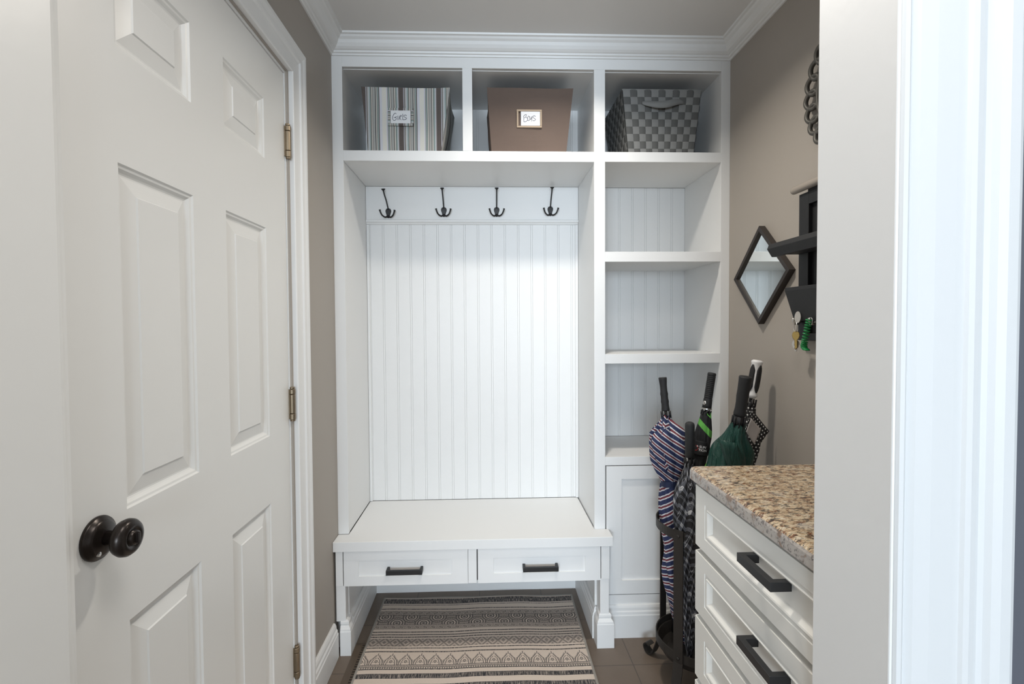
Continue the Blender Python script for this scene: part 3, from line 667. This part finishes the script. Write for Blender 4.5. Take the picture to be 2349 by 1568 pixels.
rk = thing('wall_organizer', (0.98, 1.28, 1.24), 'black wooden wall organizer with shelf and key hooks next to the diamond mirror', 'wall organizer')
ry0, ry1 = 1.06, 1.480
bm = nb(); fx = 0.974
for q in ((ry1-0.045, ry1, 1.24, 1.690), (ry0, ry0+0.045, 1.24, 1.690), (ry0+0.045, ry1-0.045, 1.652, 1.690), (ry0+0.045, ry1-0.045, 1.24, 1.262)): box(bm, fx, XR-0.001, q[0], q[1], q[2], q[3])
obj('frame', bm, BLKWOOD, rk, bevel=0.0015)
bm = nb(); box(bm, 0.986, XR-0.001, ry0+0.045, ry1-0.045, 1.262, 1.652); obj('backing', bm, BLKWOOD, rk)
bm = nb(); prism(bm, [(fx-0.0005, 1.506), (0.900, 1.506), (0.900, 1.498), (0.887, 1.498), (0.872, 1.522), (0.878, 1.537), (fx-0.0005, 1.545)], 'y', ry0, 1.478); obj('shelf', bm, BLKWOOD, rk, bevel=0.0012)
bm = nb(); prism(bm, [(fx-0.0005, 1.403), (0.932, 1.403), (0.931, 1.393), (0.962, 1.300), (fx-0.0005, 1.300)], 'y', ry0, 1.480); obj('letter_pocket', bm, BLKWOOD, rk, bevel=0.0012)
bm = nb(); tube(bm, [(0.966, 1.497, 1.706), (0.966, 1.490, 1.706), (0.966, ry0, 1.706)], [0.010, 0.0115, 0.0115], 24); obj('top_rail', bm, TAUPE, rk, smooth=True, label='taupe rounded top rail')
bm = nb(); box(bm, 0.975, XR-0.001, ry0+0.05, 1.44, 1.690, 1.7); obj('rail_spacer', bm, BLKWOOD, rk)
def khook(y, z):
    bm = nb(); lathe(bm, (fx, y, z+0.012), (-1, 0, 0), [(0, .008), (0.002, .008), (0.003, .006), (0.003, 0)], 16)
    P = bezier([(fx-0.001, y, z+0.010), (fx-0.006, y, z-0.004), (fx-0.016, y, z-0.009), (fx-0.024, y, z-0.002), (fx-0.025, y, z+0.008)], 5)
    tube(bm, P, [0.0045]*(len(P)-4)+[0.0052]*4, 10); obj('key_hook', bm, SILVER, rk, smooth=True)
khook(1.462, 1.300); khook(1.388, 1.300); khook(1.31, 1.300); khook(1.23, 1.300)
ky = thing('key_bunch', (0.955, 1.452, 1.29), 'bunch of keys on a silver ring hanging from the organizer hook nearest the mirror', 'keys')
bm = nb(); c = V3((0.948, 1.452, 1.281)); tube(bm, [c+V3((0.004*math.cos(a), 0.013*math.cos(a), 0.016*math.sin(a))) for a in [2*PI*k/24 for k in range(24)]], 0.0012, 6, closedpath=True); obj('split_ring', bm, SILVER, ky, smooth=True)
bm = nb(); lathe(bm, (0.950, 1.444, 1.311), (-1, -0.6, 0.1), [(-0.0015, .001), (-0.0015, .018), (0.0015, .018), (0.0015, .001)], 32, sx=0.5); obj('fob', bm, SILVER, ky, label='silver oval fob')
def key(y, z, x, m, h):
    bm = nb(); o = [(-0.010, 0), (-0.012, -0.008), (-0.008, -0.018), (-0.004, -0.021), (-0.004, -0.021-h), (0, -0.025-h), (0.003, -0.021-h), (0.002, -0.021-h*0.7), (0.004, -0.021-h*0.6), (0.003, -0.021-h*.3), (0.004, -0.021), (0.008, -0.018), (0.012, -0.008), (0.010, 0), (0.004, 0.004), (-0.004, 0.004)]
    loft(bm, [[(x+d-0.3*p, y+p, z+q) for p, q in o] for d in (0, 0.002)]); obj('key', bm, m, ky)
key(1.455, 1.262, 0.950, BRASS, 0.026); key(1.447, 1.264, 0.946, plain('brass_key', (0.50, 0.36, 0.13), 0.3, 0.9), 0.024); key(1.459, 1.236, 0.953, SILVER, 0.006)
gk = thing('coil_keychain', (0.955, 1.40, 1.29), 'green plastic coil keychain hanging on the organizer beside the keys', 'keychain')
bm = nb(); P = []
ax = bezier([(0.945, 1.384, 1.306), (0.946, 1.394, 1.275), (0.948, 1.408, 1.240), (0.950, 1.414, 1.222), (0.952, 1.404, 1.212)], 30)
for i, p in enumerate(ax): a = i*0.85; P.append(p+V3((math.cos(a)*0.008, math.sin(a)*0.008, 0)))
tube(bm, P, 0.0019, 6); obj('coil', bm, GREENP, gk, smooth=True)
bm = nb(); c = V3((0.946, 1.380, 1.298)); tube(bm, [c+V3((0.002*math.cos(a), 0.011*math.cos(a), 0.011*math.sin(a))) for a in [2*PI*k/24 for k in range(24)]], 0.001, 6, closedpath=True); obj('split_ring', bm, SILVER, gk, smooth=True)

dc = thing('scroll_wall_ornament', (0.99, 1.255, 1.965), 'round dark pewter ornament edged with small loops, high on the right wall', 'wall ornament')
bm = nb(); NL = 26; cy, cz = 1.262, 1.962
for k in range(NL):
    a = 2*PI*k/NL; P = []
    for i in range(30):
        b = 2*PI*i/30; rr = 0.178+0.022*math.cos(b); tt = 0.030*math.sin(b)*(1-0.25*math.cos(b))/0.2
        P.append((0.984-0.004*math.cos(b), cy+rr*math.cos(a+tt), cz+rr*math.sin(a+tt)))
    tube(bm, P, 0.0068, 10, closedpath=True)
obj('loop_border', bm, PEWTER, dc, smooth=True)
bm = nb()
for r_, x_ in ((0.150, 0.982), (0.138, 0.988), (0.162, 0.990)): tube(bm, [(x_, cy+r_*math.cos(a), cz+r_*math.sin(a)) for a in [2*PI*k/64 for k in range(64)]], 0.005, 8, closedpath=True)
obj('inner_ring', bm, PEWTER, dc, smooth=True)
bm = nb(); lathe(bm, (XR-0.001, cy, cz), (-1, 0, 0), [(0, .150), (0.006, .150), (0.006, 0)], 64); obj('mirror_glass', bm, MIRROR, dc)

# ------------------------------------------------------------------ umbrella stand
SX, SY, SR = 0.747, 1.680, 0.138
st = thing('umbrella_stand', (SX, SY, 0), 'dark iron strap umbrella stand with curled feet between counter and shelf tower', 'umbrella stand')
def band(name, r, z0, z1, th=0.004, sag=None):
    bm = nb(); n = 64
    loft(bm, [[(SX+(r+o)*math.cos(a), SY+(r+o)*math.sin(a), z) for o, z in ((0, z0), (th, z0), (th, z1), (0, z1))] for a in [2*PI*k/n for k in range(n+1)]], caps=False)
    return obj(name, bm, IRON, st)
band('upper_band', SR-0.001, 0.566, 0.596); band('lower_band', SR-0.001, 0.150, 0.180)
bm = nb(); lathe(bm, (SX, SY, 0.112), (0, 0, 1), [(0, 0), (0, .105), (0.010, .122), (0.042, .133), (0.046, .136), (0.046, .131), (0.014, .118), (0.006, .10), (0.006, 0)], 48); obj('drip_pan', bm, IRON, st, smooth=False)
for k, ang in enumerate((222, 123, 42, 312)):
    a = R(ang); d = V3((math.cos(a), math.sin(a), 0)); tg = V3((-math.sin(a), math.cos(a), 0)); C0 = V3((SX, SY, 0))
    prof = bezier([(SR+0.006, 0, 0.600), (SR+0.006, 0, 0.40), (SR+0.006, 0, 0.180), (SR+0.007, 0, 0.140), (SR+0.020, 0, 0.085), (SR+0.040, 0, 0.030), (SR+0.052, 0, 0.008), (SR+0.066, 0, 0.003), (SR+0.080, 0, 0.012), (SR+0.085, 0, 0.028), (SR+0.074, 0, 0.040), (SR+0.060, 0, 0.036)], 5)
    bm = nb(); secs = []
    for i, p in enumerate(prof):
        q = prof[min(i+1, len(prof)-1)]-prof[max(i-1, 0)]; q.normalize(); nn = V3((q.z, 0, -q.x))
        w = 0.0165
        P = []
        for (s, t_) in ((-1, -1), (1, -1), (1, 1), (-1, 1)):
            c = C0+d*(p.x+nn.x*0.002*t_)+V3((0, 0, p.z+nn.z*0.002*t_+0.001))+tg*(w*s); P.append(c)
        secs.append(P)
    loft(bm, secs); lg = obj('leg', bm, IRON, st)
    for z in (0.581, 0.165):
        bm = nb(); lathe(bm, C0+d*(SR+0.008)+V3((0, 0, z)), d, [(0, .006), (0.002, .0055), (0.0035, .003), (0.004, 0)], 12); obj('rivet', bm, IRON, lg, smooth=True)

# ------------------------------------------------------------------ umbrellas
def canopy(bm, A, d, prof, pleat, amp, twist, circ=0.20, seed=0, bulge=(0, 0), shear=None, mi=0):
    """pleated closed canopy. prof: (distance along axis, radius). uv in metres"""
    rnd = random.Random(seed); u, w = frame_of(d); ph = [rnd.uniform(0, 6.28) for _ in range(6)]
    seg = 96; L = bezier([(h, r, 0) for h, r in prof], 6); secs = []; uvs = []
    for i, q in enumerate(L):
        h, r = q.x, max(q.y, 0.002); s = []; uu = []
        env = min(1, r/0.03)
        for k in range(seg+1):
            a = 2*PI*k/seg; a2 = a+twist*h
            f = abs(math.sin(pleat*a2/2+ph[0]+0.7*math.sin(a+ph[1])+0.5*math.sin(h*14+ph[4])))
            rr = r*(1+amp*(f-0.6)*env+0.10*math.sin(2*a+ph[2]+h*9)+0.07*math.sin(3*a+ph[3]-h*17)+0.035*math.sin(9*a+h*50+ph[5]))
            zz = 0.006*math.sin(5*a+ph[1]+h*20)
            off = V3((bulge[0], bulge[1], 0))*math.sin(PI*min(1, i/len(L)*1.0))
            if k < seg: s.append(A+d*(h+zz)+(u*math.cos(a)+w*math.sin(a))*rr+off)
            lat = ((u*math.cos(a)+w*math.sin(a))*rr).dot(V3((0.92, -0.39, 0)))
            uu.append((k/seg*circ+(f*0.02), h+zz+f*0.012) if not shear else ((lat, h+zz) if shear is True else (0, h+zz+f*0.003-shear(h)*lat)))
        secs.append(s); uvs.append(uu)
    loft(bm, secs, uvs=uvs, caps=True, mi=mi)
def umbrella(lab, A, B, hl, hprof, hmat, cmat, cprof, pleat, amp, twist, seed, bulge=(0, 0), circ=0.2, ribs=8, ribr=0.016, ribgap=0.022, tip=True, shear=None):
    A, B = V3(A), V3(B); d = (B-A).normalized(); Lg = (B-A).length; u, w = frame_of(d)
    t = thing('umbrella', B, lab, 'umbrella', 'umbrellas in the iron stand')
    bm = nb(); lathe(bm, A, d, hprof, 24); hd = obj('handle', bm, hmat, t, smooth=True)
    bm = nb(); lathe(bm, A, d, [(hl-0.005, .0055), (Lg-0.012, .0055), (Lg-0.004, .004), (Lg, .001)], 12); obj('shaft', bm, BLACK, t, smooth=True)
    bm = nb(); canopy(bm, A, d, [(hl+ribgap+h, r) for h, r in cprof], pleat, amp, twist, circ, seed, bulge, shear); cn = obj('canopy', bm, cmat, t, smooth=True)
    bm = nb()
    for k in range(ribs):
        a = 2*PI*k/ribs+0.3; e = u*math.cos(a)+w*math.sin(a)
        tube(bm, [A+d*(hl+0.003)+e*ribr*1.05, A+d*(hl+ribgap+0.008)+e*ribr], [0.0022, 0.0026], 8)
    obj('rib_tips', bm, BLACK, t, smooth=True)
    return t, hd, cn, A, d, u, w
grip = [(0, 0), (0, .0135), (0.003, .0150), (0.012, .0142), (0.030, .0125), (0.050, .0125), (0.062, .0140), (0.070, .0130), (0.080, .0132), (0.090, .0142), (0.099, .0132), (0.110, .0138), (0.120, .0150), (0.124, .0145), (0.124, 0)]
t, hd, cn, A, d, u, w = umbrella('navy, red and white striped umbrella with black grip, leftmost in the iron stand', (0.657, 1.78, 1.094), (0.720, 1.692, 0.122), 0.122, grip, RUBBER, CSTRIPE,
    [(0, .015), (0.02, .024), (0.055, .060), (0.090, .068), (0.14, .064), (0.18, .050), (0.225, .030), (0.245, .027), (0.26, .030), (0.30, .036), (0.37, .040), (0.43, .040), (0.48, .037), (0.55, .048), (0.63, .050), (0.70, .043), (0.76, .033), (0.805, .020), (0.82, .008)], 8, 0.22, 2.0, 3, bulge=(-0.012, 0), circ=0.22, shear=lambda h: 0.80 if h < 0.38 else (-0.6+1.1*max(0, min(1, (h-0.62)/0.25))))
def quadpatch(name, P, mat, par, bow, solid=0.0012, uvf=None):
    """P: 4 corners; grid bowed along its normal"""
    P = [V3(p) for p in P]; nrm = (P[1]-P[0]).cross(P[3]-P[0]).normalized(); n = 8; bm = nb(); lay = bm.loops.layers.uv.verify(); g = []
    for j in range(n+1):
        r = []
        for i in range(n+1):
            a, b = i/n, j/n; p = (P[0]*(1-a)+P[1]*a)*(1-b)+(P[3]*(1-a)+P[2]*a)*b
            r.append(bm.verts.new(p+nrm*bow*math.sin(PI*a)*math.sin(PI*b)))
        g.append(r)
    wu, wv = (P[1]-P[0]).length, (P[3]-P[0]).length
    for j in range(n):
        for i in range(n):
            f = bm.faces.new((g[j][i], g[j][i+1], g[j+1][i+1], g[j+1][i]))
            for l, (a, b) in zip(f.loops, ((i, j), (i+1, j), (i+1, j+1), (i, j+1))): l[lay].uv = (a/n*wu, b/n*wv) if not uvf else uvf(a/n*wu, b/n*wv)
    return obj(name, bm, mat, par, smooth=True, solid=solid)
quadpatch('canopy_fold', [(0.640, 1.73, 0.945), (0.592, 1.735, 0.898), (0.612, 1.73, 0.800), (0.634, 1.72, 0.86)], CSTRIPE, cn, -0.012, uvf=lambda a, b: (0, b+a*1.1))
quadpatch('canopy_fold', [(0.655, 1.715, 0.952), (0.625, 1.70, 0.900), (0.640, 1.695, 0.76), (0.668, 1.70, 0.83)], CSTRIPE, cn, -0.014, uvf=lambda a, b: (0, b-(-a)*0.7))
bm = nb(); lathe(bm, A, d, [(0.378, .029), (0.378, .032), (0.398, .032), (0.398, .029)], 24); o = obj('tie_strap', bm, plain('navy_strap', (0.010, 0.018, 0.06), 0.7), cn, label='navy tie strap')
for v in o.data.vertices: v.co += V3((-0.009, 0, 0))
ov = [(0, 0), (0, .006), (0.002, .011), (0.006, .0145), (0.012, .0155), (0.03, .0155), (0.10, .0150), (0.115, .0150), (0.121, .013), (0.122, 0)]
umbrella('black and white plaid umbrella with plain black grip, in front of the striped one', (0.684, 1.600, 0.963), (0.692, 1.625, 0.122), 0.122, ov, RUBBER, CPLAID,
    [(0, .013), (0.03, .022), (0.07, .038), (0.13, .050), (0.20, .052), (0.27, .050), (0.33, .040), (0.39, .034), (0.45, .030), (0.52, .026), (0.60, .018), (0.66, .010), (0.69, .006)], 8, 0.30, -2.5, 11, bulge=(0.012, -0.004), circ=0.30)
lg = [(0, 0), (0, .012), (0.002, .0145)]
for k in range(13): h = 0.006+k*0.0068; lg += [(h, .0148), (h+0.0045, .0148), (h+0.0052, .0138), (h+0.0062, .0138)]
lg += [(0.098, .0150), (0.120, .0160), (0.131, .0165), (0.131, 0)]
t, hd, cn, A, d, u, w = umbrella('slim black umbrella with bright green bands, a ribbed grip and silver collar', (0.828, 1.745, 1.113), (0.698, 1.782, 0.124), 0.137, lg, RUBBER, CBLKGRN,
    [(0, .0165), (0.03, .0205), (0.08, .027), (0.12, .0285), (0.145, .0255), (0.17, .025), (0.215, .024), (0.23, .026), (0.30, .026), (0.42, .026), (0.55, .022), (0.66, .018), (0.76, .012), (0.80, .008)], 8, 0.10, 0.5, 21, circ=0.2, ribgap=0.012, shear=True)
bm = nb(); lathe(bm, A, d, [(0.131, .0165), (0.1312, .0182), (0.136, .0182), (0.1365, .0165), (0.1365, .001)], 24); obj('collar', bm, SILVER, hd, smooth=False, label='silver collar')
vd = V3((-0.43, -0.9, 0)).normalized()
e0 = (vd-d*vd.dot(d)).normalized(); sd = d.cross(e0).normalized()
if sd.x < 0: sd = -sd
bm = nb(); cc = A+d*0.113+(e0*0.75-sd*0.66).normalized()*0.0145
lathe(bm, cc, (e0*0.75-sd*0.66), [(0, .008), (0.002, .0075), (0.003, .005), (0.003, 0)], 20); obj('push_button', bm, SILVER, hd, smooth=True)
# printed sleeve
bm = nb(); lathe(bm, A, d, [(0.252, .0255), (0.253, .0298), (0.256, .0302), (0.300, .0302), (0.303, .0298), (0.304, .0255)], 32); sl = obj('tie_sleeve', bm, RUBBER, cn, smooth=False, label='black sleeve with white SUN TION print')
def word(txt, size, pu, pv, par, mat=WTEXT, nm='lettering'):
    cu = bpy.data.curves.new(nm, 'FONT'); cu.body = txt; cu.size = size; cu.extrude = 0.0; cu.offset = size*0.02; cu.align_x = 'LEFT'; cu.resolution_u = 3
    tmp = bpy.data.objects.new(nm, cu); COL.objects.link(tmp); bpy.context.view_layer.update()
    me = bpy.data.meshes.new_from_object(tmp.evaluated_get(bpy.context.evaluated_depsgraph_get())); bpy.data.objects.remove(tmp)
    bm = nb(); bm.from_mesh(me)
    rr = 0.0308
    for v in bm.verts:
        a = (v.co.x+pu)/rr; h = 0.279-(v.co.y+pv)
        v.co = A+d*h+(e0*math.cos(a)+sd*math.sin(a))*rr
    return obj(nm, bm, mat, par, recalc=False)
word('SUN', 0.0125, -0.005, 0.003, sl); word('TION', 0.0125, -0.007, -0.009, sl)
bm = nb(); P = []
for i in range(14):
    a = R(-100+i*15); P.append((0.008*math.cos(a)-0.017, 0.009*math.sin(a)-0.001))
tube(bm, [A+d*(0.279-q[1])+(e0*math.cos(q[0]/0.0308)+sd*math.sin(q[0]/0.0308))*0.0308 for q in P], 0.0009, 6); obj('emblem_arc', bm, REDP, sl)
bm = nb(); q = []
for i in range(10): a = PI/2+i*PI/5; r_ = 0.0045 if i % 2 == 0 else 0.002; q.append((r_*math.cos(a)-0.012, r_*math.sin(a)+0.007))
f = bm.faces.new([bm.verts.new(A+d*(0.279-y_)+(e0*math.cos(x_/0.0308)+sd*math.sin(x_/0.0308))*0.0311) for x_, y_ in q]); obj('emblem_star', bm, WTEXT, sl, recalc=False)
quadpatch('canopy_corner', [(0.800, 1.70, 0.815), (0.812, 1.69, 0.775), (0.800, 1.69, 0.745), (0.772, 1.70, 0.765)], LIME, cn, 0.004)
fw = [(0, 0), (0, .0185), (0.003, .0195), (0.020, .0185), (0.045, .0178), (0.065, .0182), (0.085, .0168), (0.105, .0170), (0.122, .0188), (0.128, .0180), (0.128, 0)]
t, hd, cn, A, d, u, w = umbrella('dark green umbrella with thick straight black grip, nearest the granite corner', (0.820, 1.500, 1.125), (0.748, 1.650, 0.122), 0.128, fw, RUBBER, CGREEN,
    [(0, .019), (0.02, .022), (0.05, .030), (0.085, .048), (0.12, .054), (0.18, .057), (0.25, .058), (0.33, .052), (0.42, .044), (0.52, .038), (0.62, .030), (0.73, .020), (0.77, .010)], 5, 0.42, 2.6, 35, bulge=(-0.010, 0.0), ribgap=0.030, ribr=0.019)
bm = nb(); lathe(bm, A, d, [(0.126, .008), (0.127, .016), (0.146, .018), (0.158, .017), (0.160, .006)], 24); obj('runner', bm, BLACK, hd, smooth=True)
bm = nb(); F0 = A+d*0.29
secs = []
for i in range(9):
    s = i/8; c = A+d*(0.205+0.14*s)+u*0; rr = 0.066
    a0 = 0.2+1.1*s; P = []
    for k in range(5):
        b = a0+k*0.22; ee = e0*math.cos(b-0.9)+sd*math.sin(b-0.9); P.append(c+ee*(rr+0.006*math.sin(k/4*PI))+V3((-0.012, 0, 0)))
    secs.append(P)
loft(bm, secs, closed=False); obj('canopy_fold', bm, CGREEN, cn, smooth=True, solid=0.0012)
# dotted umbrella
A5, B5 = (0.938, 1.640, 1.166), (0.800, 1.700, 0.122)
cg = [(0, 0), (0, .013), (0.004, .0185), (0.009, .0185), (0.014, .0165), (0.045, .0180), (0.075, .0180), (0.105, .0150), (0.113, .0155), (0.121, .0185), (0.127, .0175), (0.134, .009), (0.134, 0)]
t, hd, cn, A, d, u, w = umbrella('black umbrella with white polka dots and white-edged handle, leaning at the right wall', A5, B5, 0.134, cg, WPLAST, CDOT,
    [(0, .016), (0.02, .020), (0.05, .024), (0.075, .030), (0.11, .046), (0.14, .050), (0.19, .044), (0.26, .038), (0.36, .036), (0.5, .030), (0.62, .024), (0.74, .014), (0.79, .008)], 8, 0.25, 0.8, 41, bulge=(-0.002, -0.006), shear=True, ribgap=0.022, ribr=0.017)
vd = V3((-0.5, -0.86, 0)).normalized(); e0 = (vd-d*vd.dot(d)).normalized(); sd = d.cross(e0).normalized()
if sd.x < 0: sd = -sd
for c0, hw_ in ((0.84, 0.60), (-0.72, 0.62), (2.7, 0.6)):
    bm = nb(); secs = []
    for i in range(11):
        s = i/10; h = 0.016+0.096*s; rr = (0.0168+0.0018*math.sin(PI*s))+0.0012; ww = hw_*(0.25+0.75*min(1, min(s, 1-s)*6))
        P = [A+d*h+(e0*math.cos(c0+k)+sd*math.sin(c0+k))*(rr if abs(k) < ww*0.99 else rr-0.002) for k in [ww*(j/4-1) for j in range(9)]]
        secs.append(P)
    loft(bm, secs, closed=False); obj('grip_inlay', bm, RUBBER, hd, smooth=True, solid=0.001, label='black grip inlay')
# loose flap of the dotted canopy towards the wall with pale lining
quadpatch('canopy_flap', [(0.905, 1.617, 1.000), (0.972, 1.625, 0.922), (0.905, 1.612, 0.842), (0.868, 1.600, 0.905)], CDOT, cn, 0.006)
quadpatch('lining', [(0.888, 1.588, 0.975), (0.925, 1.594, 0.935), (0.900, 1.590, 0.885), (0.870, 1.586, 0.93)], LINING, cn, 0.003)

# recessed ceiling lamp housing above the bench (just out of the picture)
cl = thing('recessed_ceiling_light', (0.28, 1.50, ZC), 'small round recessed ceiling light above the aisle', 'ceiling light')
bm = nb(); lathe(bm, (0.28, 1.50, ZC-0.0005), (0, 0, -1), [(0, .068), (0, .098), (0.004, .097), (0.007, .088), (0.007, .070), (0, .068)], 40); obj('trim_ring', bm, WHITE, cl)
bm = nb(); lathe(bm, (0.28, 1.50, ZC-0.001), (0, 0, -1), [(0, 0), (0, .068), (0.002, .068), (0.002, 0)], 40); obj('lens', bm, LENS, cl)
